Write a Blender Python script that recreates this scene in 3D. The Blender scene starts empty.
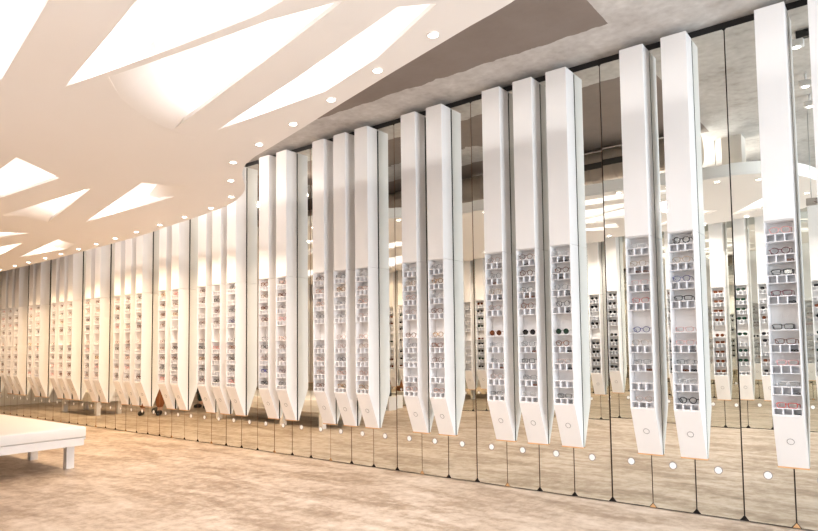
import bpy, bmesh, math, random
from mathutils import Vector, Matrix
from mathutils.geometry import delaunay_2d_cdt
random.seed(7)
SC = bpy.context.scene
COL = SC.collection
P = 0.32                      # spacing of the mirror panels
L = 5.35                      # distance between the two mirrored walls
ZM = 3.616                    # top of the mirrors
ZC = 3.68                     # concrete ceiling

# ------------------------------------------------------------------ materials
def nodes(name):
    m = bpy.data.materials.new(name); m.use_nodes = True
    nt = m.node_tree; b = nt.nodes['Principled BSDF']
    return m, nt, b
def mat(name, col, rough=0.5, metal=0.0, var=0.03, scale=6.0, bump=0.0, spec=0.5, **kw):
    m, nt, b = nodes(name)
    tc = nt.nodes.new('ShaderNodeTexCoord'); no = nt.nodes.new('ShaderNodeTexNoise')
    no.inputs['Scale'].default_value = scale; no.inputs['Detail'].default_value = 4
    nt.links.new(tc.outputs['Object'], no.inputs['Vector'])
    mx = nt.nodes.new('ShaderNodeMix'); mx.data_type = 'RGBA'
    mx.inputs['A'].default_value = tuple(max(0, c*(1-var)) for c in col)+(1,)
    mx.inputs['B'].default_value = tuple(min(1, c*(1+var)) for c in col)+(1,)
    nt.links.new(no.outputs['Fac'], mx.inputs['Factor'])
    nt.links.new(mx.outputs['Result'], b.inputs['Base Color'])
    b.inputs['Roughness'].default_value = rough; b.inputs['Metallic'].default_value = metal
    b.inputs['Specular IOR Level'].default_value = spec
    if bump:
        bp = nt.nodes.new('ShaderNodeBump'); bp.inputs['Strength'].default_value = bump
        nt.links.new(no.outputs['Fac'], bp.inputs['Height']); nt.links.new(bp.outputs['Normal'], b.inputs['Normal'])
    for k, v in kw.items(): b.inputs[k].default_value = v
    return m
M = {}
M['white'] = mat('white_lacquer', (.86, .85, .85), .32, var=.01)
M['niche'] = mat('niche_white', (.86, .86, .88), .5, var=.01)
M['tray'] = mat('tray_white', (.86, .86, .88), .45, var=.01)
M['joint'] = mat('dark_gap', (.03, .03, .03), .7)
M['copper'] = mat('copper_edge', (.30, .17, .10), .45, .3, var=.15, scale=20)
M['wood'] = mat('tan_wood', (.62, .36, .17), .6, var=.2, scale=14)
M['black'] = mat('black_backing', (.012, .011, .011), .6)
M['ring'] = mat('ring_grey', (.22, .21, .22), .4)
M['canopy'] = mat('white_plaster', (.88, .855, .84), .6, var=.01, scale=2)
M['shell'] = mat('white_board', (.92, .9, .88), .7, var=.005)
M['steel'] = mat('brushed_steel', (.5, .5, .5), .35, .9, var=.1)
M['leather'] = mat('white_leather', (.80, .78, .76), .45, var=.015, scale=30, bump=.03)
M['benchframe'] = mat('white_paint', (.82, .80, .79), .4, var=.01)
M['duct'] = mat('galvanised_duct', (.52, .44, .37), .5, .25, var=.12, scale=8)
M['dark'] = mat('dark_grille', (.05, .045, .04), .6)
M['track'] = mat('black_track', (.03, .03, .03), .4)
M['wallp'] = mat('warm_white_wall', (.80, .76, .71), .7, var=.02)
M['skin'] = mat('skin', (.62, .40, .29), .55, var=.04, scale=12)
M['rust'] = mat('rust_cloth', (.30, .10, .035), .85, var=.15, scale=30, bump=.1)
M['grey'] = mat('grey_wool', (.17, .17, .19), .9, var=.12, scale=40, bump=.1)
M['navy'] = mat('dark_green_cloth', (.012, .045, .045), .85, var=.15, scale=30)
M['shoe'] = mat('black_shoe', (.015, .014, .014), .4)
M['hair'] = mat('dark_hair', (.04, .025, .018), .6, var=.3, scale=60)
M['brownbag'] = mat('brown_leather', (.25, .095, .035), .5, var=.15, scale=12)
M['blackbag'] = mat('black_leather', (.015, .014, .013), .45, var=.15)
M['slat'] = mat('grey_slats', (.30, .29, .28), .6)
M['sign'] = mat('grey_sign', (.60, .56, .54), .5)
M['brownmark'] = mat('sign_print', (.22, .15, .13), .6)
M['cream'] = mat('cream_plaster', (.72, .68, .63), .8, var=.04, scale=5)

m, nt, b = nodes('mirror_glass'); M['mirror'] = m
b.inputs['Base Color'].default_value = (.80, .80, .765, 1); b.inputs['Metallic'].default_value = 1; b.inputs['Roughness'].default_value = .0
tc = nt.nodes.new('ShaderNodeTexCoord'); no = nt.nodes.new('ShaderNodeTexNoise'); no.inputs['Scale'].default_value = 1.5
nt.links.new(tc.outputs['Object'], no.inputs['Vector'])
mx = nt.nodes.new('ShaderNodeMix'); mx.data_type = 'RGBA'
mx.inputs['A'].default_value = (.80, .815, .77, 1); mx.inputs['B'].default_value = (.83, .845, .80, 1)
nt.links.new(no.outputs['Fac'], mx.inputs['Factor']); nt.links.new(mx.outputs['Result'], b.inputs['Base Color'])

def emis(name, col, s):
    m, nt, b = nodes(name)
    b.inputs['Base Color'].default_value = (.9, .9, .9, 1)
    b.inputs['Emission Color'].default_value = col+(1,); b.inputs['Emission Strength'].default_value = s
    return m
M['lampglow'] = emis('lamp_glow', (1, .93, .84), 14)
M['glow_sheet'] = emis('added_sheet_glow', (1, .92, .87), .46)  # glow of the sheet added above the canopy cut-outs
M['spotglow'] = emis('spot_glow', (1, .97, .93), 8)

def mth(nt, op, a, b=None):
    n = nt.nodes.new('ShaderNodeMath'); n.operation = op
    for i, v in enumerate((a, b)):
        if v is None: continue
        if isinstance(v, (int, float)): n.inputs[i].default_value = v
        else: nt.links.new(v, n.inputs[i])
    return n.outputs[0]
def ramp(nt, fac, stops):
    r = nt.nodes.new('ShaderNodeValToRGB')
    while len(r.color_ramp.elements) < len(stops): r.color_ramp.elements.new(.5)
    for e, (p, c) in zip(r.color_ramp.elements, stops): e.position = p; e.color = c+(1,)
    nt.links.new(fac, r.inputs['Fac']); return r.outputs['Color']

# polished concrete floor: trowel streaks that run obliquely, mottling
m, nt, b = nodes('polished_concrete'); M['floor'] = m
tc = nt.nodes.new('ShaderNodeTexCoord')
mp = nt.nodes.new('ShaderNodeMapping'); mp.inputs['Rotation'].default_value = (0, 0, math.radians(8)); mp.inputs['Scale'].default_value = (.6, 1.8, 1)
nt.links.new(tc.outputs['Object'], mp.inputs['Vector'])
n1 = nt.nodes.new('ShaderNodeTexNoise'); n1.inputs['Scale'].default_value = 1.9; n1.inputs['Detail'].default_value = 11; n1.inputs['Roughness'].default_value = .62; n1.inputs['Distortion'].default_value = .5
nt.links.new(mp.outputs['Vector'], n1.inputs['Vector'])
n2 = nt.nodes.new('ShaderNodeTexNoise'); n2.inputs['Scale'].default_value = 10; n2.inputs['Detail'].default_value = 8; n2.inputs['Roughness'].default_value = .7
nt.links.new(tc.outputs['Object'], n2.inputs['Vector'])
f = mth(nt, 'ADD', mth(nt, 'MULTIPLY', n1.outputs['Fac'], .55), mth(nt, 'MULTIPLY', n2.outputs['Fac'], .45))
c = ramp(nt, f, [(.35, (.235, .165, .118)), (.45, (.355, .272, .198)), (.53, (.50, .41, .325)), (.64, (.63, .55, .47))])
nt.links.new(c, b.inputs['Base Color'])
b.inputs['Roughness'].default_value = .42; b.inputs['Specular IOR Level'].default_value = .35
bp = nt.nodes.new('ShaderNodeBump'); bp.inputs['Strength'].default_value = .05
nt.links.new(n2.outputs['Fac'], bp.inputs['Height']); nt.links.new(bp.outputs['Normal'], b.inputs['Normal'])

# raw concrete ceiling with a taupe painted field (ragged edge) and a torn pale patch
m, nt, b = nodes('raw_concrete'); M['ceiling'] = m
tc = nt.nodes.new('ShaderNodeTexCoord'); sp = nt.nodes.new('ShaderNodeSeparateXYZ'); nt.links.new(tc.outputs['Object'], sp.inputs[0])
X, Y = sp.outputs['X'], sp.outputs['Y']
n1 = nt.nodes.new('ShaderNodeTexNoise'); n1.inputs['Scale'].default_value = 2.2; n1.inputs['Detail'].default_value = 9; n1.inputs['Roughness'].default_value = .65
n2 = nt.nodes.new('ShaderNodeTexNoise'); n2.inputs['Scale'].default_value = 16; n2.inputs['Detail'].default_value = 6
n3 = nt.nodes.new('ShaderNodeTexNoise'); n3.inputs['Scale'].default_value = 7; n3.inputs['Detail'].default_value = 5
for n in (n1, n2, n3): nt.links.new(tc.outputs['Object'], n.inputs['Vector'])
base = ramp(nt, mth(nt, 'ADD', mth(nt, 'MULTIPLY', n1.outputs['Fac'], .7), mth(nt, 'MULTIPLY', n2.outputs['Fac'], .3)),
            [(.33, (.36, .335, .31)), (.45, (.50, .475, .455)), (.56, (.58, .56, .54)), (.70, (.72, .705, .69))])
wob = mth(nt, 'MULTIPLY', mth(nt, 'SUBTRACT', n3.outputs['Fac'], .5), .10)
def half(nx, ny, d, w):            # inside where nx*x+ny*y+wob < d
    s = mth(nt, 'ADD', mth(nt, 'MULTIPLY', X, nx), mth(nt, 'MULTIPLY', Y, ny))
    s = mth(nt, 'ADD', s, mth(nt, 'MULTIPLY', wob, w))
    return mth(nt, 'LESS_THAN', s, d)
msk = mth(nt, 'MULTIPLY', half(0, 1, -.505, 1.0), half(1, 0, 9.23, .15))
msk = mth(nt, 'MULTIPLY', msk, half(0, -1, 2.6, .4))
msk = mth(nt, 'MULTIPLY', msk, half(-1, 0, -1.0, .4))
torn = mth(nt, 'MULTIPLY', half(0, 1, -1.35, 5), half(1, 0, 7.9, 5))
torn = mth(nt, 'MULTIPLY', torn, half(0, -1, 1.95, 1))
msk = mth(nt, 'MULTIPLY', msk, mth(nt, 'SUBTRACT', 1.0, torn))
taupe = ramp(nt, n1.outputs['Fac'], [(.3, (.225, .185, .162)), (.7, (.27, .225, .20))])
mx = nt.nodes.new('ShaderNodeMix'); mx.data_type = 'RGBA'
nt.links.new(msk, mx.inputs['Factor']); nt.links.new(base, mx.inputs['A']); nt.links.new(taupe, mx.inputs['B'])
nt.links.new(mx.outputs['Result'], b.inputs['Base Color']); b.inputs['Roughness'].default_value = .8
bp = nt.nodes.new('ShaderNodeBump'); bp.inputs['Strength'].default_value = .18; bp.inputs['Distance'].default_value = .02
nt.links.new(n2.outputs['Fac'], bp.inputs['Height']); nt.links.new(bp.outputs['Normal'], b.inputs['Normal'])

# eyewear materials
def glassmat(name, col, alpha):
    m, nt, b = nodes(name)
    out = nt.nodes['Material Output']
    tr = nt.nodes.new('ShaderNodeBsdfTransparent'); tr.inputs[0].default_value = col+(1,)
    gl = nt.nodes.new('ShaderNodeBsdfGlossy'); gl.inputs['Roughness'].default_value = .03
    ms = nt.nodes.new('ShaderNodeMixShader'); ms.inputs[0].default_value = alpha
    nt.links.new(tr.outputs[0], ms.inputs[1]); nt.links.new(gl.outputs[0], ms.inputs[2]); nt.links.new(ms.outputs[0], out.inputs[0])
    return m
M['clearlens'] = glassmat('clear_lens', (.95, .96, .96), .05)
M['windowglass'] = glassmat('window_glass', (.95, .97, .97), .06)
FC = {  # frame colours
 'black': (.012, .010, .011), 'tortoise': (.13, .035, .012), 'brown': (.20, .07, .025), 'maroon': (.12, .012, .022),
 'red': (.62, .05, .03), 'pink': (.76, .37, .36), 'gold': (.62, .40, .20), 'grey': (.19, .19, .20), 'blue': (.03, .035, .20),
 'clear': (.62, .63, .64), 'rose': (.50, .34, .29)}
for k, v in FC.items(): M['fr_'+k] = mat(k+'_frame', v, .25, .6 if k in ('gold',) else 0, var=.25 if k == 'tortoise' else .05, scale=60)
LC = {'black': (.01, .01, .012), 'brown': (.10, .03, .012), 'green': (.01, .035, .02)}
for k, v in LC.items(): M['ln_'+k] = mat(k+'_sun_lens', v, .08, var=.02)

# ------------------------------------------------------------------ mesh helpers
class MB:
    def __init__(s): s.v = []; s.f = []; s.m = []; s.sm = []
    def add(s, vs, fs, mi=0, smooth=False):
        o = len(s.v); s.v += [tuple(v) for v in vs]
        for f in fs: s.f.append(tuple(i+o for i in f)); s.m.append(mi); s.sm.append(smooth)
        return s
    def box(s, x0, x1, y0, y1, z0, z1, mi=0):
        vs = [(x, y, z) for z in (z0, z1) for y in (y0, y1) for x in (x0, x1)]
        return s.add(vs, [(0, 2, 3, 1), (4, 5, 7, 6), (0, 1, 5, 4), (2, 6, 7, 3), (0, 4, 6, 2), (1, 3, 7, 5)], mi)
    def prism_x(s, prof, x0, x1, mi=0):        # profile in (y,z), extruded along x
        n = len(prof)
        vs = [(x0, y, z) for y, z in prof]+[(x1, y, z) for y, z in prof]
        fs = [tuple(range(n)), tuple(range(2*n-1, n-1, -1))]
        fs += [(i, i+n, (i+1) % n+n, (i+1) % n) for i in range(n)]
        return s.add(vs, fs, mi)
    def tube(s, pts, r, n=6, closed=False, mi=0, cap=True):
        pts = [Vector(p) for p in pts]; N = len(pts); rs = r if isinstance(r, (list, tuple)) else [r]*N
        vs = []; prev = None
        for i, p in enumerate(pts):
            if closed: t = (pts[(i+1) % N]-pts[i-1]).normalized()
            else: t = (pts[min(i+1, N-1)]-pts[max(i-1, 0)]).normalized()
            if prev is None:
                a = Vector((0, 0, 1)) if abs(t.z) < .9 else Vector((1, 0, 0))
                u = t.cross(a).normalized()
            else:
                u = (prev-t*prev.dot(t)).normalized()
            prev = u; w = t.cross(u)
            for k in range(n):
                a = 2*math.pi*k/n; vs.append(p+(u*math.cos(a)+w*math.sin(a))*rs[i])
        fs = []
        for i in range(N if closed else N-1):
            j = (i+1) % N
            for k in range(n): fs.append((i*n+k, i*n+(k+1) % n, j*n+(k+1) % n, j*n+k))
        if not closed and cap: fs += [tuple(range(n-1, -1, -1)), tuple(range((N-1)*n, N*n))]
        return s.add(vs, fs, mi, True)
    def disc(s, c, ax, r, h, n=20, mi=0):        # short cylinder along axis ax starting at c
        c = Vector(c); ax = Vector(ax).normalized(); a = Vector((0, 0, 1)) if abs(ax.z) < .9 else Vector((1, 0, 0))
        u = ax.cross(a).normalized(); w = ax.cross(u)
        vs = [c+(u*math.cos(2*math.pi*k/n)+w*math.sin(2*math.pi*k/n))*r+ax*q for q in (0, h) for k in range(n)]
        return s.add(vs, [tuple(range(n-1, -1, -1)), tuple(range(n, 2*n))]+[(k, (k+1) % n, (k+1) % n+n, k+n) for k in range(n)], mi)
    def mesh(s, name, mats):
        me = bpy.data.meshes.new(name); me.from_pydata(s.v, [], s.f)
        for m in mats if isinstance(mats, (list, tuple)) else [mats]: me.materials.append(m)
        me.polygons.foreach_set('material_index', s.m); me.polygons.foreach_set('use_smooth', s.sm)
        bm = bmesh.new(); bm.from_mesh(me); bmesh.ops.recalc_face_normals(bm, faces=bm.faces); bm.to_mesh(me); bm.free()
        return me
def link(name, data, parent=None, loc=(0, 0, 0), rot=(0, 0, 0)):
    o = bpy.data.objects.new(name, data); COL.objects.link(o)
    o.parent = parent; o.location = loc; o.rotation_euler = rot
    return o
def thing(name, label, cat, loc=(0, 0, 0), rz=0, group=None, data=None):
    o = link(name, data, None, loc, (0, 0, rz)); o['label'] = label; o['category'] = cat
    if group: o['group'] = group
    return o
def struct(name, mb, m, label=None):
    o = link(name, mb.mesh(name, m)); o['kind'] = 'structure'
    if label: o['label'] = label
    return o
def bevel(me, w, seg=2):
    bm = bmesh.new(); bm.from_mesh(me)
    bmesh.ops.bevel(bm, geom=list(bm.edges)+list(bm.verts), offset=w, segments=seg, profile=.5, affect='EDGES')
    bm.to_mesh(me); bm.free(); return me
def dup(o, parent=None):
    c = o.copy(); COL.objects.link(c); c.parent = parent
    for ch in o.children: dup(ch, c)
    return c
U = 'zeroth first second third fourth fifth sixth seventh eighth ninth tenth eleventh twelfth thirteenth fourteenth fifteenth sixteenth seventeenth eighteenth nineteenth'.split()
def nth(n):
    if n < 20: return U[n]
    t = {2: ('twentieth', 'twenty'), 3: ('thirtieth', 'thirty'), 4: ('fortieth', 'forty'), 5: ('fiftieth', 'fifty')}[n//10]
    return t[0] if n % 10 == 0 else t[1]+'-'+U[n % 10]

# ------------------------------------------------------------------ the room
XL, XR = -5.6, 14.2
struct('floor', MB().box(XL, XR, -L, 0.08, -.1, 0), M['floor'])
struct('ceiling', MB().box(XL, XR, -L-.1, .12, ZC, ZC+.15), M['ceiling'])
struct('wall_back', MB().box(XL, XR, .03, .12, 0, ZC), M['black'])
struct('wall_front', MB().box(XL, XR, -L-.12, -L-.03, -.1, ZC), M['black'])
struct('wall_left', MB().box(XL-.15, XL, -L-.1, .12, -.1, ZC+.15), M['wallp'])
# shop front at the far right end: a glazed wall (outside the photograph) that lets daylight in
w = MB()
w.box(XR, XR+.15, -L-.1, -L+.35, -.1, ZC+.15).box(XR, XR+.15, -.35, .12, -.1, ZC+.15).box(XR, XR+.15, -L+.35, -.35, 3.2, ZC+.15).box(XR, XR+.15, -L+.35, -.35, -.1, .06)
struct('wall_right', w, M['wallp'])
w = MB()
for y in (-L+.35, -3.45, -1.9, -.39): w.box(XR+.03, XR+.11, y, y+.05, .06, 3.2)
for z in (.06, 3.15): w.box(XR+.03, XR+.11, -L+.35, -.35, z, z+.05)
wf = struct('window_1', w, M['steel'])
gl = link('glass', MB().box(XR+.06, XR+.068, -L+.36, -.36, .08, 3.18).mesh('glass', M['windowglass']), wf)

# ------------------------------------------------------------------ mirrored walls, panel by panel
G = .0045                                    # half the gap between panels
def panel_outline():
    x0, x1 = G, P-G; c, h = .026, .032; zb = .010
    return [(x0+c, zb), (x1-c, zb), (x1, zb+h), (x1, ZM-.012), (x1-.012, ZM), (x0+.012, ZM), (x0, ZM-.012), (x0, zb+h)]
pm = MB(); ol = panel_outline(); n = len(ol)
pm.add([(x-P/2, -.0, z-1.8) for x, z in ol], [tuple(range(n))], 0)
pm.add([(x-P/2, -.0, z-1.8) for x, z in ol]+[(x-P/2, .008, z-1.8) for x, z in ol], [tuple(range(2*n-1, n-1, -1))]+[(i, (i+1) % n, (i+1) % n+n, i+n) for i in range(n)], 1)
me_panel = bpy.data.meshes.new('mirror_panel'); me_panel.from_pydata(pm.v, [], pm.f)
me_panel.materials.append(M['mirror']); me_panel.materials.append(M['copper'])
me_panel.polygons.foreach_set('material_index', pm.m); me_panel.update()
lk = MB().disc((0, 0, 0), (0, -1, 0), .0245, .003, 24, 0)
lk.tube([(.0265*math.cos(a*math.pi/12), -.001, .0265*math.sin(a*math.pi/12)) for a in range(24)], .0026, 6, True, 1)
me_lock = lk.mesh('round_lock', [M['white'], M['ring']])
me_brk = MB().add([(-.024, 0, 0), (.024, 0, 0), (0, 0, .032), (-.024, .004, 0), (.024, .004, 0), (0, .004, .032)],
                  [(0, 1, 2), (3, 5, 4), (0, 3, 4, 1), (1, 4, 5, 2), (2, 5, 3, 0)]).mesh('corner_block', M['wood'])
PITCH = {28: .0034, 27: -.0006, 31: .0006, 30: -.0008, 24: .0015, 21: .001, 20: -.0012, 17: .0008, 14: -.0006}
def trio(k): return (k % 7) in (4, 5, 6)
def pair(k): return (k % 7) in (1, 2)
def mirror(k, front=True):
    if front:
        r = 33-k
        lab = 'narrow frameless mirror panel with round white lock, %s from the right end' % nth(r)
        o = thing('mirror_panel', lab, 'mirror', ((k+.5)*P, .003 if k == 28 else 0, 1.8), 0, 'mirror panels of the display wall', me_panel)
        o.rotation_euler = (PITCH.get(k, random.uniform(-.0009, .0009)), 0, random.uniform(-.0012, .0012))
    else:
        r = 33-k
        lab = 'mirror panel of the facing wall seen reflected, %s from its shop front end' % nth(r+1)
        o = thing('mirror_panel', lab, 'mirror', ((k+.5)*P+.06, -L, 1.8), math.pi, 'mirror panels of the facing wall', me_panel)
        o.rotation_euler = (random.uniform(-.0008, .0008), 0, math.pi+random.uniform(-.001, .001))
    link('round_lock', me_lock, o, (0, 0, .345-1.8))
    if (k % 7) in (1, 4) and front: link('corner_block', me_brk, o, (-P/2, .001, .008-1.8))
    return o
for k in range(-17, 33): mirror(k)
for k in range(-17, 35): mirror(k, False)

# ------------------------------------------------------------------ hanging eyewear displays
D, W, ZN, ZF, ZT, ZTOP = .17, .184, 2.106, .787, .421, 3.61
TRAY_TOPS = [2.016, 1.874, 1.732, 1.590, 1.263, 1.120, .977, .833]
SHELF = 1.361
NB = -.06                                     # back of the niche
h = W/2; t = .0045
uc = MB().box(-h, h, -D, -.009, ZN+.002, ZTOP)
me_upper = bevel(uc.mesh('upper_case', M['white']), .0015, 1)
lc = MB(); prof = [(-.009, ZN-.001), (-.009, ZT), (-.022, ZT), (-D, ZF), (-D, ZN-.001)]
lc.prism_x(prof, -h, -h+t).prism_x(prof, h-t, h)
lc.box(-h+t, h-t, NB, NB+.004, ZF-.02, ZN-.001).box(-h+t, h-t, -D+.001, NB, ZN-.005, ZN-.001)
lc.prism_x([(-D, ZF), (-D+.006, ZF+.004), (-.018, ZT+.006), (-.018, ZT), (-.022, ZT)], -h+t, h-t)
lc.box(-h+t, h-t, -D+.003, NB, ZF-.004, ZF)
me_lower = lc.mesh('lower_case', [M['white']])
tr = MB(); y0 = -D+.002; iw = W-2*t-.001; x0 = -iw/2
th = .057
tr.box(x0, -x0, y0, NB-.001, -.005, 0).box(x0, -x0, y0, y0+.08, -th, -th+.004).box(x0, -x0, y0+.075, y0+.08, -th+.004, -.005)
for i in range(4):
    xx = x0+i*(iw-.006)/3; tr.box(xx, xx+.006, y0, y0+.075, -th+.004, -.005)
me_tray = tr.mesh('cubby_tray', M['tray'])
me_shelf = MB().box(x0, -x0, y0, NB-.001, -.006, 0).mesh('shelf', M['tray'])
ax = Vector((0, -(ZF-ZT), -(D-.022))).normalized()
rg = MB(); c0 = Vector((0, -(D+.022)/2, (ZF+ZT)/2)); u1 = Vector((1, 0, 0)); u2 = ax.cross(u1)
rg.disc(c0, ax, .0195, .0015, 24, 0)
rg.tube([c0+ax*.0012+(u1*math.cos(a*math.pi/12)+u2*math.sin(a*math.pi/12))*.0215 for a in range(24)], .0019, 6, True, 1)
me_btn = rg.mesh('round_button', [M['white'], M['ring']])
me_base = MB().box(-h-.002, h+.002, -.026, -.0045, ZT-.009, ZT).mesh('base_strip', M['wood'])

me_gap_strip = MB().box(-h+.001, h-.001, -.0088, -.0045, ZT, ZTOP-.01).mesh('dark_gap_strip', M['joint'])  # dark strip standing in for the shade in the gap behind the case
def make_display():
    o = thing('hanging_eyewear_display', 'x', 'display')
    link('upper_case', me_upper, o); lower = link('lower_case', me_lower, o)
    for z in TRAY_TOPS: link('cubby_tray', me_tray, o, (0, 0, z))
    link('shelf', me_shelf, o, (0, 0, SHELF)); link('round_button', me_btn, lower); link('base_strip', me_base, lower); link('dark_gap_strip', me_gap_strip, o)
    return o
front_ids = [k for k in range(33, -14, -1) if trio(k) or pair(k)]
opp_ids = [k for k in range(33, -15, -1) if trio(k-2) or pair(k-2)]
proto = make_display(); RANK = {}; ORANK = {}
for i, k in enumerate(front_ids):
    o = proto if i == 0 else dup(proto)
    o.location = (k*P, 0, 0); RANK[k] = i+1
    if k == 18: o.rotation_euler = (0, math.radians(-.25), 0)
    s = 'white hanging eyewear display, %s from the right end of the mirrored wall' % nth(i+1)
    if i == 0: s = 'white hanging eyewear display cut off by the right edge of the picture'
    o['label'] = s; o['group'] = 'eyewear displays on the mirrored wall'
for i, k in enumerate(opp_ids):
    o = dup(proto); o.location = (k*P+.06, -L, 0); o.rotation_euler = (0, 0, math.pi); ORANK[k] = i+1
    o['label'] = 'white eyewear display on the facing wall seen in the mirrors, %s from its right' % nth(i+1)
    o['group'] = 'eyewear displays on the facing wall'

# ------------------------------------------------------------------ eyewear
def rim_pts(shape, cx, s, n=20):
    out = []
    for i in range(n):
        a = 2*math.pi*i/n; ca, sa = math.cos(a), math.sin(a)
        if shape == 'round': x, z = .0235*ca, .0225*sa
        elif shape == 'panto':
            x, z = .0245*ca, .021*sa
            x *= 1+.10*sa
        elif shape == 'rect':
            p = .45; x = .0265*math.copysign(abs(ca)**p, ca); z = .0165*math.copysign(abs(sa)**p, sa); x *= 1+.06*(z/.0165)
        elif shape == 'cat':
            p = .6; x = .0265*math.copysign(abs(ca)**p, ca); z = .0175*math.copysign(abs(sa)**p, sa)
            if z > 0 and x*s > 0: z += .006*(x*s/.0265)
        else:                                        # pilot
            p = .7; x = .0265*math.copysign(abs(ca)**p, ca); z = .0205*math.copysign(abs(sa)**p, sa)
            if z < 0 and x*s < 0: x *= 1+.5*z/.0205*.6
        out.append((cx+x, 0, z))
    return out
CXL = .034
_cache = {}
def glasses_meshes(shape, col, thick, lens, split):
    key = (shape, col, thick, lens, split)
    if key in _cache: return _cache[key]
    hmin = {'round': .0225, 'panto': .021, 'rect': .0165, 'cat': .0175, 'pilot': .0205}[shape]
    r = thick; zc = hmin+r
    fr = MB()
    for s in (-1, 1):
        fr.tube([(x, y, z+zc) for x, y, z in rim_pts(shape, s*CXL, s)], r, 6, True)
        fr.tube([(s*(CXL+.024), 0, zc+.009), (s*.0655, .001, zc+.010), (s*.0675, .006, zc+.010)], r*.95, 6)
        fr.tube([(s*.0105, 0, zc-.002), (s*.0085, .006, zc-.006)], r*.5, 5)
    zb = zc+.007
    fr.tube([(-.0115, 0, zb-.002), (-.006, -.001, zb+.002), (0, -.0012, zb+.003), (.006, -.001, zb+.002), (.0115, 0, zb-.002)], r*.95, 6)
    tm = {}
    for s in (-1, 1):
        m_ = MB() if split else fr
        m_.tube([(s*.0675, .004, zc+.010), (s*.066, .040, zc+.009), (s*.063, .068, zc+.003), (s*.060, .086, .004)], [r*.85, r*.85, r*.9, r], 6)
        tm[s] = m_
    lm = {}
    mats = [M['fr_'+col]]
    if lens != 'clear' or split:
        for s in (-1, 1):
            m_ = MB() if split else fr
            pts = rim_pts(shape, s*CXL, s); nn = len(pts)
            q = [(s*CXL+(x-s*CXL)*.98, -.0006, z*.98+zc) for x, y, z in pts]+[(s*CXL+(x-s*CXL)*.98, .0006, z*.98+zc) for x, y, z in pts]
            m_.add(q, [tuple(range(nn)), tuple(range(2*nn-1, nn-1, -1))]+[(i, (i+1) % nn, (i+1) % nn+nn, i+nn) for i in range(nn)], 0 if split else 1)
            lm[s] = m_
    lmat = M['clearlens'] if lens == 'clear' else M['ln_'+lens]
    if split:
        res = (fr.mesh('frame', mats), {s: tm[s].mesh('temple', mats) for s in tm}, {s: lm[s].mesh('lens', lmat) for s in lm})
    else:
        res = (fr.mesh('glasses', mats+([lmat] if lens != 'clear' else [])), None, None)
    _cache[key] = res; return res
ROWS = ['top', 'second', 'third', 'fourth', 'fifth', 'sixth', 'seventh', 'eighth', 'bottom']
ROWZ = TRAY_TOPS[:4]+[SHELF]+TRAY_TOPS[4:]
SHN = {'round': 'round', 'panto': 'rounded', 'rect': 'rectangular', 'cat': 'upswept', 'pilot': 'aviator'}
def put_glasses(k, row, shape, col, thick=.0022, lens='clear', front=True, split=False, dx=0.0, yaw=0.0):
    sun = lens != 'clear'
    nm = 'sunglasses' if sun else 'glasses'
    cn = {'clear': 'clear', 'grey': 'grey metal', 'gold': 'gold'}.get(col, col)
    if front:
        lab = '%s %s %s on the %s shelf of the %s display from the right' % (SHN[shape], cn, nm, ROWS[row], nth(RANK[k]))
        loc = (k*P+dx, -D+.016, ROWZ[row]); rz = yaw; grp = 'glasses in the wall displays'
    else:
        lab = '%s %s, %s shelf, %s display of the facing wall' % (cn, nm, ROWS[row], nth(ORANK[k]))
        loc = (k*P+.06+dx, -L+D-.016, ROWZ[row]); rz = math.pi+yaw; grp = 'eyewear in the facing displays'
    fr, tm, ln = glasses_meshes(shape, col, thick, lens, split)
    if split:
        o = thing(nm, lab, nm, loc, rz, grp)
        link('frame', fr, o)
        for s in (-1, 1): link('temple', tm[s], o); link('lens', ln[s], o)
    else:
        o = thing(nm, lab, nm, loc, rz, grp, fr)
    return o
K, TH, TN = .0034, .0030, .0014
near = {
 32: [('pilot', 'pink', .0024), ('panto', 'maroon', .0026), ('rect', 'black', K), ('rect', 'maroon', TH), ('rect', 'black', .0034), ('rect', 'tortoise', .0026), ('rect', 'pink', .002), ('rect', 'clear', .002), ('rect', 'red', .0022)],
 33: [('rect', 'black', K), ('panto', 'tortoise', TH), ('rect', 'grey', TH), ('round', 'black', TH), ('rect', 'black', K), ('rect', 'brown', TH), ('panto', 'pink', TH), ('rect', 'black', TH), ('rect', 'red', TH)],
 30: [('round', 'black', .0034), ('pilot', 'gold', TN), ('panto', 'blue', .002), ('rect', 'black', .003), ('rect', 'red', .0009), ('rect', 'pink', .0014), ('rect', 'black', .0016), ('panto', 'clear', .002), ('panto', 'black', .0034)],
 29: [('rect', 'clear', .002), ('pilot', 'gold', .0014), ('rect', 'pink', .0010), ('cat', 'red', .0015), ('panto', 'blue', .0024), ('pilot', 'gold', .001), ('rect', 'grey', .0012), None, ('panto', 'rose', .0014)],
 27: [('pilot', 'clear', .002), ('panto', 'tortoise', .0026), ('panto', 'grey', .0014), ('round', 'black', .0022), ('round', 'black', .0016, 'green'), ('panto', 'brown', .0026), ('rect', 'rose', .0016), None, ('rect', 'black', .0022)],
 26: [('panto', 'tortoise', .0024), ('round', 'tortoise', .0026), ('pilot', 'black', .0014), ('round', 'brown', .0026), ('round', 'black', .0018, 'black'), ('pilot', 'grey', .0016), ('rect', 'black', .0022), ('cat', 'grey', .0018), ('pilot', 'clear', .0014)],
 25: [('round', 'rose', .0018), ('round', 'grey', .0015), ('pilot', 'gold', .0014), ('panto', 'rose', .002), ('round', 'brown', .002, 'brown'), ('rect', 'grey', .001), ('cat', 'grey', .001), ('panto', 'rose', .002), ('rect', 'grey', .0018)],
}
rnd = random.Random(11)
cols_any = ['rose', 'brown', 'tortoise', 'gold', 'pink', 'grey', 'black', 'maroon', 'tortoise', 'brown', 'rose']
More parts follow.
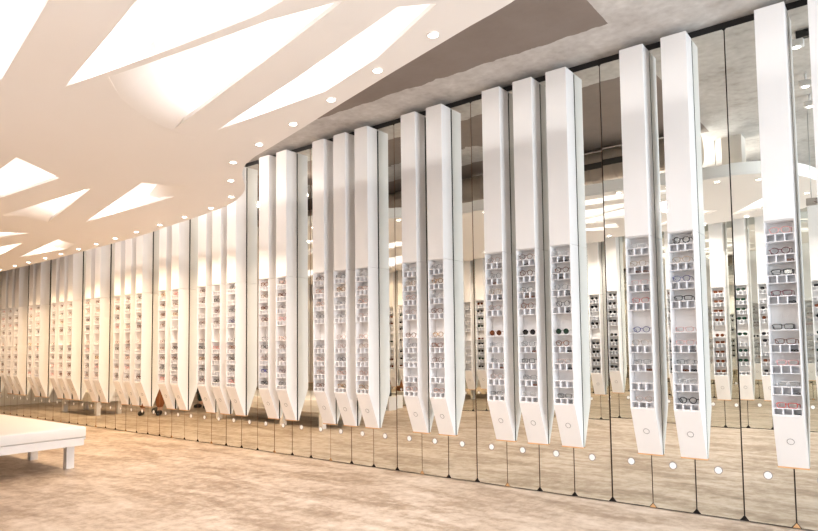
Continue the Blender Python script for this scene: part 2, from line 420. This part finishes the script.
for k in front_ids:
    if k in near:
        for r, g in enumerate(near[k]):
            if g is None: continue
            if k == 33 and r > 1: continue
            put_glasses(k, r, g[0], g[1], g[2], g[3] if len(g) > 3 else 'clear', True, True, rnd.uniform(-.006, .010), rnd.uniform(-.08, .08))
    else:
        for r in range(9):
            if rnd.random() < .1: continue
            pale = k >= 18
            c = rnd.choice(['rose', 'gold', 'rose', 'clear', 'gold', 'brown', 'grey'] if pale else cols_any)
            if 11 <= k <= 16 and rnd.random() < .45: c = rnd.choice(['black', 'tortoise', 'blue'])
            put_glasses(k, r, rnd.choice(['round', 'panto', 'rect', 'pilot', 'cat']), c, rnd.choice([.0018, .0024, .003]), 'clear', True, False, rnd.uniform(-.008, .008), rnd.uniform(-.1, .1))
SUNC = ['black', 'black', 'brown', 'black', 'brown', 'green']
for k in (31, 29, 28, 27, 25, 24, 22, 21, 20, 18, 17, 15, 14, 8, 7, 6):
    if k not in ORANK: continue
    fav = {28: 'green', 27: 'brown', 22: 'black', 21: 'black'}.get(k)
    for r in range(9):
        if rnd.random() < .16: continue
        lc_ = fav if fav and rnd.random() < .8 else rnd.choice(SUNC)
        put_glasses(k, r, rnd.choice(['round', 'panto', 'pilot', 'rect']), {'brown': 'tortoise', 'green': 'black', 'black': 'black'}[lc_], .0022, lc_, False, False, rnd.uniform(-.006, .006), rnd.uniform(-.1, .1))
# folded pairs lying in the cubbies
fo = MB()
fo.tube([(-.0215, -.004, .006), (-.019, -.006, .015), (-.006, -.007, .013), (0, -.007, .012), (.008, -.006, .016), (.0215, -.004, .008)], .0035, 6)
fo.tube([(-.0215, -.002, .005), (.0, .010, .006), (.021, .012, .005)], .0032, 6)
fo.tube([(.0215, -.002, .006), (.004, .018, .005), (-.018, .020, .004)], .0032, 6)
fo.tube([(-.0215+.004, -.004, .008), (-.012, .004, .004), (.010, .006, .004), (.02, -.002, .006)], .003, 6)
me_fold = {c: None for c in ('black', 'brown', 'grey', 'tortoise')}
for c in me_fold: me_fold[c] = fo.mesh('folded_glasses', M['fr_'+c])
SLOT = {0: ('left', -.058), 1: ('middle', 0), 2: ('right', .058)}
TRN = ['top', 'second', 'third', 'fourth', 'fifth', 'sixth', 'seventh', 'bottom']
for k, row, sl, c in [(32, 1, 2, 'brown'), (32, 3, 2, 'black'), (32, 4, 2, 'black'), (32, 6, 2, 'grey'), (32, 7, 2, 'black'), (30, 5, 1, 'tortoise'), (30, 5, 2, 'black'), (30, 4, 2, 'grey'),
                      (29, 1, 1, 'tortoise'), (29, 1, 2, 'brown'), (29, 2, 2, 'grey'), (29, 5, 2, 'brown'), (29, 7, 1, 'grey'), (27, 0, 1, 'black'), (27, 0, 2, 'black'), (27, 1, 1, 'black'), (27, 2, 2, 'black'), (27, 3, 2, 'black'),
                      (27, 4, 2, 'black'), (27, 5, 2, 'black'), (27, 7, 2, 'black'), (26, 0, 1, 'black'), (26, 2, 1, 'brown'), (26, 2, 2, 'brown'), (26, 4, 2, 'brown'), (26, 6, 2, 'brown'), (26, 7, 2, 'grey'), (25, 0, 2, 'grey'), (25, 1, 1, 'brown'), (25, 2, 2, 'black'), (25, 5, 2, 'brown')]:
    thing('folded_glasses', 'folded %s glasses in the %s cubby of the %s tray, %s display from the right' % (c, SLOT[sl][0], TRN[row], nth(RANK[k])), 'glasses',
          (k*P+SLOT[sl][1], -D+.022, TRAY_TOPS[row]-th+.004), rnd.uniform(-.2, .2), 'folded glasses in the cubbies', me_fold[c])

# ------------------------------------------------------------------ suspended canopy
def zc(x): return 3.05-.033*(9.5-x)
RIM = [(9.35, -2.24), (9.08, -2.19), (8.8, -2.13), (8.47, -2.06), (7.98, -1.95), (7.72, -1.89), (7.22, -1.77), (6.73, -1.66), (6.45, -1.60), (6.24, -1.53), (6.07, -1.44), (5.86, -1.28), (5.65, -1.09), (5.42, -.94),
       (5.18, -.83), (4.83, -.73), (4.21, -.66), (3.48, -.62), (2.66, -.57), (1.55, -.58), (-.03, -.62), (-1.83, -.72), (-3.4, -.85), (-4.6, -1.0), (-5.1, -1.35), (-5.3, -2.1), (-5.35, -3.2), (-5.25, -4.3), (-4.9, -4.85), (-4.3, -5.03),
       (-3, -5.06), (0, -5.04), (3, -5.06), (6, -5.06), (7.6, -5.07), (8.7, -5.07), (9.4, -5.0), (9.9, -4.7), (10.18, -4.1), (10.22, -3.5), (10.10, -2.95), (9.88, -2.55), (9.62, -2.34)]
def zz(x, y):
    e_ = min(1, max(0, (-2.6-y)/1.2))
    return zc(x)+.030*e_*math.sin(1.9*x+1.2*y+.6)*math.sin(1.5*y-.7*x)
def resample(loop, step):
    def cr(a, b, c, d, t): return tuple(.5*(2*b[i]+(c[i]-a[i])*t+(2*a[i]-5*b[i]+4*c[i]-d[i])*t*t+(-a[i]+3*b[i]-3*c[i]+d[i])*t**3) for i in (0, 1))
    out = []; n = len(loop)
    for i in range(n):
        a, b, c, d = loop[i-1], loop[i], loop[(i+1) % n], loop[(i+2) % n]
        m_ = max(1, int(math.dist(b, c)/step))
        for j in range(m_): out.append(cr(a, b, c, d, j/m_))
    return out
rim = resample(RIM, .12)
HOLES = [
 [(7.60, -4.20), (7.70, -3.80), (6.46, -3.58)],
 [(6.72, -3.30), (7.95, -3.51), (8.70, -3.55), (8.85, -3.02), (8.3, -3.02)],
 [(7.06, -3.19), (8.3, -2.95), (8.73, -2.82), (6.52, -2.43), (6.6, -2.68), (6.80, -2.98)],
 [(6.76, -2.20), (7.91, -2.40), (8.89, -2.60), (9.06, -2.49), (8.44, -2.25), (7.87, -2.13)],
 [(4.58, -2.93), (5.05, -2.97), (4.68, -2.47), (3.56, -2.58)],
 [(2.78, -2.29), (4.54, -2.11), (2.74, -1.78), (2.86, -2.09)],
 [(3.03, -1.47), (5.08, -1.87), (5.3, -1.52), (4.84, -1.36)],
 [(-.60, -1.28), (.70, -1.59), (1.2, -1.48)],
 [(-.06, -1.07), (1.78, -1.25), (1.66, -.96), (1.13, -.86)],
 [(1.15, -1.94), (1.95, -1.68), (1.72, -2.0)],
 # openings further in and further along, seen only in the mirrors
 [(9.0, -4.6), (9.75, -3.5), (9.75, -4.2)], [(7.9, -4.7), (9.0, -4.0), (8.6, -3.75)], [(5.0, -4.5), (6.8, -4.3), (5.6, -3.9)],
 [(3.0, -4.4), (4.6, -4.1), (3.4, -3.4)], [(.6, -4.3), (2.2, -4.0), (1.2, -3.1)], [(-2.4, -3.9), (-.4, -3.5), (-1.6, -2.4)], [(-3.4, -1.3), (-1.4, -1.5), (-2.2, -1.15)],
]
def inside(p, poly):
    c = False; n = len(poly)
    for i in range(n):
        (x1, y1), (x2, y2) = poly[i], poly[i-1]
        if (y1 > p[1]) != (y2 > p[1]) and p[0] < (x2-x1)*(p[1]-y1)/(y2-y1)+x1: c = not c
    return c
def dens(poly, s=.25):
    out = []
    for i in range(len(poly)):
        a, b = poly[i], poly[(i+1) % len(poly)]; m_ = max(1, int(math.dist(a, b)/s))
        out += [(a[0]+(b[0]-a[0])*j/m_, a[1]+(b[1]-a[1])*j/m_) for j in range(m_)]
    return out
def odens(e, s=.08):
    out = []
    for a, b in zip(e[:-1], e[1:]):
        m_ = max(1, int(math.dist(a, b)/s)); out += [(a[0]+(b[0]-a[0])*j/m_, a[1]+(b[1]-a[1])*j/m_) for j in range(m_)]
    return out+[e[-1]]
def sheet(loops, zoff):
    vs, es = [], []
    for lp in loops:
        o = len(vs); vs += [Vector(p) for p in lp]; es += [(o+i, o+(i+1) % len(lp)) for i in range(len(lp))]
    x = -9.0
    while x < 10.4:
        y = -5.0
        while y < -.4:
            if inside((x, y), loops[0]) and not any(inside((x, y), q) for q in loops[1:]): vs.append(Vector((x+.011*math.sin(y*37), y+.011*math.sin(x*31))))
            y += .22
        x += .22
    V, E_, F_, *_ = delaunay_2d_cdt(vs, es, [], 0, 1e-5)
    mb = MB(); keep = []
    for f_ in F_:
        c = (sum(V[i][0] for i in f_)/len(f_), sum(V[i][1] for i in f_)/len(f_))
        if inside(c, loops[0]) and not any(inside(c, q) for q in loops[1:]): keep.append(tuple(f_))
    mb.add([(v[0], v[1], zz(v[0], v[1]) if zoff == 0 else zc(v[0])+zoff) for v in V], keep, 0, True)
    return mb
cm = sheet([rim]+[dens(hh) for hh in HOLES], 0.0).mesh('suspended_canopy', M['canopy'])
bm = bmesh.new(); bm.from_mesh(cm)
for f_ in bm.faces:
    if f_.normal.z > 0: f_.normal_flip()
bm.to_mesh(cm); bm.free()
canopy = thing('suspended_canopy', 'large white sculpted canopy with wavy rim and glowing triangular cut-outs hung under the ceiling', 'canopy', data=cm)
so = canopy.modifiers.new('thickness', 'SOLIDIFY'); so.thickness = .03; so.offset = -1
es = canopy.modifiers.new('crisp_edges', 'EDGE_SPLIT'); es.split_angle = math.radians(35)
sh = sheet([rim], .125).mesh('added_glow_sheet', M['glow_sheet']); link('added_glow_sheet', sh, canopy)  # glowing sheet added above the canopy so its cut-outs look bright
link('added_light_block', sheet([rim], .13).mesh('added_light_block', M['shell']), canopy)  # unseen sheet added to keep the glow sheet's light off the ceiling
lip = MB(); n = len(rim)
lip.add([(x, y, zc(x)+.03) for x, y in rim]+[(x, y, zc(x)+.135) for x, y in rim], [(i, (i+1) % n, (i+1) % n+n, i+n) for i in range(n)], 0, True)
link('side_band', lip.mesh('side_band', M['shell']), canopy)
# soft folds: plaster curving up from an opening's edge into its depth
def fold(edge, inward, depth, hgt, name='curved_fold'):
    mb = MB(); n = len(edge); K_ = 8; vs = []
    for j in range(K_+1):
        s = j/K_
        for (x, y) in edge:
            xx, yy = x+inward[0]*depth*s, y+inward[1]*depth*s
            vs.append((xx, yy, min(zz(xx, yy)-.0015+hgt*s**1.8, zc(xx)+.122)))
    fs = [(j*n+i, j*n+i+1, (j+1)*n+i+1, (j+1)*n+i) for j in range(K_) for i in range(n-1)]
    mb.add(vs, fs, 0, True); link(name, mb.mesh(name, M['canopy']), canopy)
fold(odens([(7.07, -3.195), (6.80, -2.98), (6.60, -2.68), (6.50, -2.38), (6.46, -2.2)]), (.97, .15), .42, .115)
fold(odens([(2.70, -2.36), (2.86, -2.09), (2.68, -1.72)]), (1, 0), .35, .115)
fold(odens([(5.14, -1.94), (5.34, -1.52), (4.8, -1.33)]), (-.98, -.05), .55, .115)
fold(odens([(1.85, -1.28), (1.66, -.94), (1.1, -.84)]), (-.97, -.2), .4, .11)
for x, y in [(9.2, -3.0), (9.3, -4), (7, -2.0), (7.2, -4.6), (4.5, -1.2), (4.5, -4.4), (2, -1.3), (2, -4.5), (-1, -1.4), (-1, -4.3), (-4, -1.7), (-4, -4.2)]:
    link('hanger_rod', MB().tube([(x, y, zc(x)+.131), (x, y, ZC+.002)], .006, 6).mesh('hanger_rod', M['steel']), canopy)

# recessed downlights in the canopy rim
dl = MB().tube([(.030*math.cos(a*math.pi/12), .030*math.sin(a*math.pi/12), -.002) for a in range(24)], .004, 6, True)
me_ring = dl.mesh('trim_ring', M['white'])
me_lens = MB().disc((0, 0, -.003), (0, 0, 1), .028, .004, 24).mesh('lamp_lens', M['lampglow'])
DL = [(8.86, -2.25), (8.34, -2.13), (7.81, -2.01), (7.28, -1.89), (6.74, -1.78), (6.2, -1.64), (5.71, -1.31), (5.21, -.94), (4.64, -.80), (4.05, -.77), (3.47, -.75), (2.88, -.74), (2.3, -.73), (1.75, -.73), (1.2, -.73), (.64, -.74), (.11, -.75), (-.45, -.78), (-.96, -.80), (-1.51, -.83)]
DL_ADDED = [(-2.1, -.86), (-2.8, -.93), (-3.5, -1.0)]  # downlights added beyond the visible row to brighten the far left displays
DLX = [(9.33, -2.40), (9.70, -2.68), (9.98, -3.2), (10.02, -3.85), (9.75, -4.55), (9.2, -4.86), (8.6, -4.92), (7.9, -4.88), (7.2, -4.88), (6.4, -4.88), (5.6, -4.87), (4.8, -4.86), (4.0, -4.86), (3.2, -4.85), (2.4, -4.84), (1.4, -4.84), (.2, -4.83), (-1.2, -4.84), (-2.6, -4.86)]
BR = []
def lampcol(x):
    f_ = min(1, max(0, (x-2.0)/6.5))
    a, b_ = (1, .70, .43), (1, .91, .87)
    return tuple(a[i]+(b_[i]-a[i])*f_ for i in range(3))
def light(kind, name, loc, energy, col, **kw):
    l = bpy.data.lights.new(name, kind); l.energy = energy; l.color = col
    for k_, v in kw.items(): setattr(l, k_, v)
    o = bpy.data.objects.new(name, l); COL.objects.link(o); o.location = loc
    return o
proto_l = None
for i, (x, y) in enumerate(DL+DLX+DL_ADDED):
    z = zc(x)
    lab = ('round recessed downlight in the canopy rim, %s from the photo top down the wall side' % nth(i+1)) if i < len(DL) else ('round recessed downlight of the canopy outside the direct view, %s round the rim' % nth(i-len(DL)+1))
    if proto_l is None:
        o = proto_l = thing('recessed_downlight', lab, 'downlight')
        link('trim_ring', me_ring, o); link('lamp_lens', me_lens, o)
    else: o = dup(proto_l)
    o.location = (x, y, z-.002); o['label'] = lab; o['group'] = 'downlights in the canopy rim'
    e = (42 if x < 5.6 else 34) if i < len(DL) or y > -1.1 else 40
    light('SPOT', 'downlight_beam', (x, y, z-.02), e, lampcol(x), spot_size=math.radians(112), spot_blend=.55, shadow_soft_size=.04).rotation_euler = (math.radians(6 if y > -2.3 else (-12 if y < -4.4 else 0)), 0, 0)

def area(name, loc, e, col, sx, sy, rot=(0, 0, 0)):
    o = light('AREA', name, loc, e, col, shape='RECTANGLE', size=sx, size_y=sy); o.rotation_euler = rot; return o
UP = (math.pi, 0, 0)
for x, y in [(7.2, -2.48), (7.9, -2.62), (6.9, -3.6), (7.4, -3.68), (7.1, -3.43), (3.4, -1.83), (4.0, -1.96), (4.1, -2.45), (4.75, -2.40), (3.6, -1.65), (.5, -1.2), (1.1, -1.26), (.3, -1.55), (7.2, -2.36), (8.0, -2.05), (1.6, -1.72),
             (9.4, -4.6), (8.6, -4.5), (5.8, -4.5), (3.6, -4.4), (1.3, -4.3), (-1.4, -3.9)]:
    light('POINT', 'assumed_cove_lamp', (x, y, zc(x)+.075), 2.6, tuple(.4+.6*v for v in lampcol(x+1.5)), shadow_soft_size=.02)  # lamps assumed inside the canopy, brightening the cut-outs near their edges
# assumed lamps above the canopy near the wall, washing the upper cases
for x in (.6, 1.7, 2.8, 3.9, 4.7):
    area('assumed_wall_washer', (x, -1.15, 3.5), 5, (1, .86, .76), .5, .08, (math.radians(72), 0, 0))
# fixtureless fill spots added under the canopy to brighten the displays of both walls
def aim(o, p):
    d = Vector(p)-o.location; o.rotation_euler = d.to_track_quat('-Z', 'Y').to_euler()
for x in (1.0, 3.2, 5.2, 7.0, 8.6, 9.9):
    aim(light('SPOT', 'added_fill_spot', (x, -3.4, zc(x)-.06), 110, lampcol(x+2), spot_size=math.radians(66), spot_blend=.9, shadow_soft_size=.08), (x, -5.3, 1.3))
for x in (-3.0, -1.0, .8, 2.4, 4.0):
    aim(light('SPOT', 'added_fill_spot', (x, -2.9, zc(x)-.06), 75, lampcol(x-1), spot_size=math.radians(66), spot_blend=.9, shadow_soft_size=.08), (x-.4, -.1, 1.2))
for x in (5.4, 7.0, 8.6, 9.9):
    aim(light('SPOT', 'added_fill_spot', (x, -3.1, zc(x)-.03), 16, (1, .93, .93), spot_size=math.radians(66), spot_blend=.9, shadow_soft_size=.08), (x+.4, -.1, 1.3))
for x in (6.6, 8.6): area('added_ceiling_fill', (x, -3.6, zc(x)+.2), 30, (1, .95, .9), .5, .2, (math.radians(150), 0, 0))  # fill lamps added on top of the canopy to brighten the ceiling
# ------------------------------------------------------------------ benches
def bench(loc, label, lx, ly, legs):
    o = thing('upholstered_bench', label, 'bench', loc)
    cu = MB().box(0, lx, -ly, 0, .338, .452).mesh('cushion', M['leather']); bevel(cu, .018, 4)
    for p_ in cu.polygons: p_.use_smooth = True
    link('cushion', cu, o)
    fr = MB()
    fr.box(.07, lx-.07, -.07, -.022, .257, .318).box(.07, lx-.07, -ly+.022, -ly+.07, .257, .318)
    for x in (.01, lx-.07): fr.box(x, x+.06, -ly+.02, -.02, .255, .318)
    fr.box(.005, lx-.005, -ly+.005, -.005, .318, .336)
    link('frame', fr.mesh('frame', M['benchframe']), o)
    for x in legs:
        for y in (-.13, -ly+.05): link('leg', MB().box(x, x+.08, y, y+.08, 0, .256).mesh('leg', M['benchframe']), o)
    return o
bench((.85, -1.80, 0), 'white upholstered bench with square white legs in the near left corner', 3.02, 1.35, (.12, 1.86, 2.78))
bench((-2.97, -.80, 0), 'second white bench, seen only by its legs in the mirrors', 1.56, .6, (.06, 1.44))

# ------------------------------------------------------------------ things behind the camera, seen in the mirrors
# plinth with two bags against the facing wall
pl = thing('display_plinth', 'low white plinth with a grey slatted front seen in the mirrors', 'plinth', (1.75, -L+.14, 0))
link('body', MB().box(0, 1.0, .18, .62, .0, .26).mesh('body', M['white']), pl)
g = MB()
for i in range(8): g.box(.05+.115*i, .15+.115*i, .62, .63, .03, .13)
link('slatted_front', g.mesh('slatted_front', M['slat']), pl)
def bag(loc, lab, m_, w_, h_, d_):
    o = thing('handbag', lab, 'bag', loc)
    mb = MB(); vs = []
    for z, f_ in ((0, .92), (.02, 1), (h_*.6, .9), (h_, .62)):
        for sx, sy in ((-1, -1), (1, -1), (1, 1), (-1, 1)): vs.append((sx*w_/2*f_, sy*d_/2*(f_ if z < h_ else .25), z))
    fs = [(3, 2, 1, 0), (12, 13, 14, 15)]+[(j*4+i, j*4+(i+1) % 4, (j+1)*4+(i+1) % 4, (j+1)*4+i) for j in range(3) for i in range(4)]
    mb.add(vs, fs); me = mb.mesh('bag_body', m_); bevel(me, .008, 2); link('bag_body', me, o)
    link('strap', MB().tube([(w_*.28*math.cos(a), 0, h_+.02+.11*math.sin(a)) for a in [math.pi*q/10 for q in range(11)]], .006, 6).mesh('strap', m_), o)
    return o
bag((2.05, -L+.56, .26), 'brown leather handbag standing on the low white plinth', M['brownbag'], .26, .24, .12)
bag((2.45, -L+.52, .26), 'black leather handbag standing on the low white plinth', M['blackbag'], .24, .30, .12)

# square white post between canopy and ceiling, round duct with grille, spotlights, sign
struct('pillar', MB().box(9.28, 9.50, -3.2, -2.95, zc(9.3)+.20, ZC+.001), M['cream'])
dt = thing('air_duct', 'galvanised air duct with a dark grille slot, running along above the canopy', 'duct')
segs = MB(); yd, zd, rd = -2.5, 3.47, .19
pts = []; rs = []
x = -2.0
while x < 9.0:
    pts += [(x, yd, zd), (x+.28, yd, zd), (x+.29, yd, zd), (x+.30, yd, zd)]; rs += [rd, rd, rd+.008, rd]; x += .31
segs.tube(pts, rs, 24); link('pipe', segs.mesh('pipe', M['duct']), dt)
gr = MB()
gr.box(7.75, 8.75, yd+rd-.03, yd+rd+.012, zd-.06, zd+.01)
link('grille', gr.mesh('grille', M['dark']), dt)
tl = MB().box(10.28, 11.6, -.575, -.545, 3.63, ZC).mesh('track', M['track'])
for j, (x, y, lab) in enumerate([(10.32, -.56, 'nearest the display wall'), (10.28, -1.5, 'in the middle of three'), (10.25, -2.1, 'farthest from the display wall')]):
    s_ = thing('track_spotlight', 'small white ceiling spotlight %s, seen in the mirrors' % lab, 'spotlight', (x, y, 0), 0, 'white ceiling spotlights')
    if j == 0: link('track', MB().box(0, 1.3, -.02, .02, 3.62, ZC).mesh('track', M['track']), s_)
    link('head', bevel(MB().box(-.05, .05, -.035, .035, 3.56, 3.615).mesh('head', M['white']), .008, 2), s_)
    link('stem', MB().tube([(0, 0, 3.614), (0, 0, ZC)], .010, 8).mesh('stem', M['white']), s_)
    link('lamp', MB().disc((0, 0, 3.557), (0, 0, 1), .026, .004, 16).mesh('lamp', M['spotglow']), s_)

sg = thing('hanging_sign', 'small grey hanging sign with a rounded mark, seen in the mirrors', 'sign', (10.13, -2.6, 2.678))
link('board', bevel(MB().box(0, .36, -.012, .012, 0, .078).mesh('board', M['sign']), .003, 1), sg)
mk = MB()
for sy in (-.013, .013):
    mk.tube([(.105+.030*math.cos(a)*(-1 if sy > 0 else 1), sy, .042+.022*math.sin(a)) for a in [math.pi*(.25+q*.125) for q in range(13)]], .0035, 6)
    mk.tube([(.105, sy, .036), (.105+.03*(-1 if sy > 0 else 1), sy, .036)], .0035, 6)
link('mark', mk.mesh('mark', M['brownmark']), sg)
for x in (.05, .31): link('suspension_rod', MB().tube([(x, 0, .077), (x, 0, ZC-2.678)], .004, 6).mesh('suspension_rod', M['steel']), sg)

# ------------------------------------------------------------------ people (only their legs show, in the mirrors)
def skin_obj(name, verts, edges, radii, m_, parent, root=0, sub=2):
    me = bpy.data.meshes.new(name); me.from_pydata(verts, edges, []); me.materials.append(m_)
    o = link(name, me, parent)
    sk = o.modifiers.new('skin', 'SKIN'); sk.use_smooth_shade = True
    for i, r in enumerate(radii):
        sv = me.skin_vertices[0].data[i]; sv.radius = (r, r) if not isinstance(r, tuple) else r; sv.use_root = (i == root)
    o.modifiers.new('sub', 'SUBSURF').levels = sub; o.modifiers['sub'].render_levels = sub
    return o
def person(loc, rz, label, trousers, top, stance=.11, hgt=1.0):
    root = thing('person', label, 'person', loc, rz)
    v = [(0, 0, .95), (0, 0, 1.12), (0, .01, 1.30), (0, .015, 1.44), (0, .005, 1.52), (0, -.01, 1.60), (0, -.015, 1.70)]; r = [(.15, .11), (.135, .10), (.16, .11), (.10, .08), (.055, .055), (.075, .085), (.07, .08)]
    e = [(0, 1), (1, 2), (2, 3), (3, 4), (4, 5), (5, 6)]
    for s in (-1, 1):
        b = len(v)
        v += [(s*.09, 0, .90), (s*stance, -.005, .50), (s*(stance+.01), .02, .09), (s*(stance+.015), -.05, .045), (s*(stance+.02), -.14, .03)]; r += [.09, .062, .042, .042, .032]
        e += [(0, b), (b, b+1), (b+1, b+2), (b+2, b+3), (b+3, b+4)]
    hands = []
    for s in (-1, 1):
        b = len(v)
        v += [(s*.18, .01, 1.42), (s*.24, .02, 1.14), (s*.25, -.05, .90), (s*.25, -.07, .82)]; r += [.058, .044, .030, (.040, .018)]
        e += [(3, b), (b, b+1), (b+1, b+2), (b+2, b+3)]
        for fi, (dy, ln) in enumerate([(-.030, .068), (-.011, .078), (.009, .072), (.027, .056)]):
            q = len(v); v += [(s*.25, -.07+dy, .775), (s*.247, -.075+dy, .775-ln*.55), (s*.238, -.078+dy, .775-ln)]; r += [.010, .009, .007]
            e += [(b+3, q), (q, q+1), (q+1, q+2)]
        q = len(v); v += [(s*.243, -.112, .81), (s*.236, -.128, .775)]; r += [.011, .009]; e += [(b+3, q), (q, q+1)]
    skin_obj('body', v, e, r, M['skin'], root, 0, 2)
    face = MB().tube([(0, -.088, 1.665), (0, -.108, 1.635), (0, -.10, 1.625)], [.007, .012, .008], 8)
    link('nose', face.mesh('nose', M['skin']), root)
    for s in (-1, 1):
        link('ear', MB().tube([(s*.072, -.005, 1.67), (s*.082, .004, 1.655), (s*.073, 0, 1.625)], [.008, .012, .008], 8).mesh('ear', M['skin']), root)
        link('eye', MB().disc((s*.03, -.082, 1.665), (0, -1, 0), .011, .004, 12).mesh('eye', M['shoe']), root)
    link('mouth', MB().tube([(-.022, -.082, 1.592), (0, -.091, 1.59), (.022, -.082, 1.592)], .005, 6).mesh('mouth', M['rust']), root)
    tv = [(0, 0, .96)]; trd = [(.162, .125)]; te = []
    for s in (-1, 1):
        b = len(tv); tv += [(s*.09, 0, .88), (s*stance, -.005, .50), (s*(stance+.01), .015, .13)]; trd += [.104, .080, .070]; te += [(0, b), (b, b+1), (b+1, b+2)]
    skin_obj('trousers', tv, te, trd, trousers, root)
    cv = [(0, 0, .86), (0, 0, 1.12), (0, .01, 1.30), (0, .015, 1.44)]; cr_ = [(.185, .15), (.165, .13), (.18, .135), (.115, .10)]; ce = [(0, 1), (1, 2), (2, 3)]
    for s in (-1, 1):
        b = len(cv); cv += [(s*.18, .01, 1.42), (s*.24, .02, 1.14), (s*.25, -.045, .93)]; cr_ += [.072, .058, .046]; ce += [(3, b), (b, b+1), (b+1, b+2)]
    skin_obj('coat', cv, ce, cr_, top, root)
    for s in (-1, 1):
        skin_obj('shoe', [(s*(stance+.01), .03, .055), (s*(stance+.015), -.06, .05), (s*(stance+.02), -.16, .037)], [(0, 1), (1, 2)], [.054, .052, .036], M['shoe'], root)
    skin_obj('hair', [(0, .02, 1.72), (0, .045, 1.66), (0, .045, 1.60)], [(0, 1), (1, 2)], [(.082, .085), (.075, .06), (.05, .04)], M['hair'], root)
    return root
person((-.62, -1.50, 0), 2.4, 'person in rust-brown trousers and grey coat, nearest the mirrored wall', M['rust'], M['grey'], .15)
person((-.98, -1.90, 0), -2.6, 'second person in rust-brown trousers standing behind the first', M['rust'], M['navy'], .12)
person((-.95, -2.9, 0), 3.0, 'person in dark green clothes and black shoes behind the rust-trousered pair', M['navy'], M['navy'], .12)

# ------------------------------------------------------------------ daylight and camera
wd = bpy.data.worlds.new('daylight'); SC.world = wd; wd.use_nodes = True
bg = wd.node_tree.nodes['Background']; bg.inputs['Color'].default_value = (.93, .96, 1, 1); bg.inputs['Strength'].default_value = 1.6
area('shop_front_daylight', (XR+.5, -L/2, 1.75), 400, (.88, .92, 1), 4.4, 3.0, (0, math.radians(90), 0))

cam = bpy.data.cameras.new('camera'); co = bpy.data.objects.new('camera', cam); COL.objects.link(co)
cam.sensor_width = 36; cam.lens = 27.773; cam.shift_x = -.0059; cam.shift_y = .05088; cam.clip_start = .02
R_ = Vector((.790016, .612970, -.011918)); U_ = Vector((.046116, -.040030, .998134)); F_ = Vector((-.611349, .789092, .059892))
mw = Matrix.Identity(4)
for i in range(3): mw[i][0] = R_[i]; mw[i][1] = U_[i]; mw[i][2] = -F_[i]
mw.translation = (10.8768, -5.0580, 1.2863)
co.matrix_world = mw
SC.camera = co
SC.view_settings.view_transform = 'Standard'; SC.view_settings.look = 'None'; SC.view_settings.gamma = 1; SC.view_settings.use_curve_mapping = False
SC.view_settings.exposure = 0.54
SC.cycles.max_bounces = 14; SC.cycles.glossy_bounces = 8; SC.cycles.diffuse_bounces = 5; SC.cycles.transparent_max_bounces = 12
SC.cycles.sample_clamp_indirect = 6
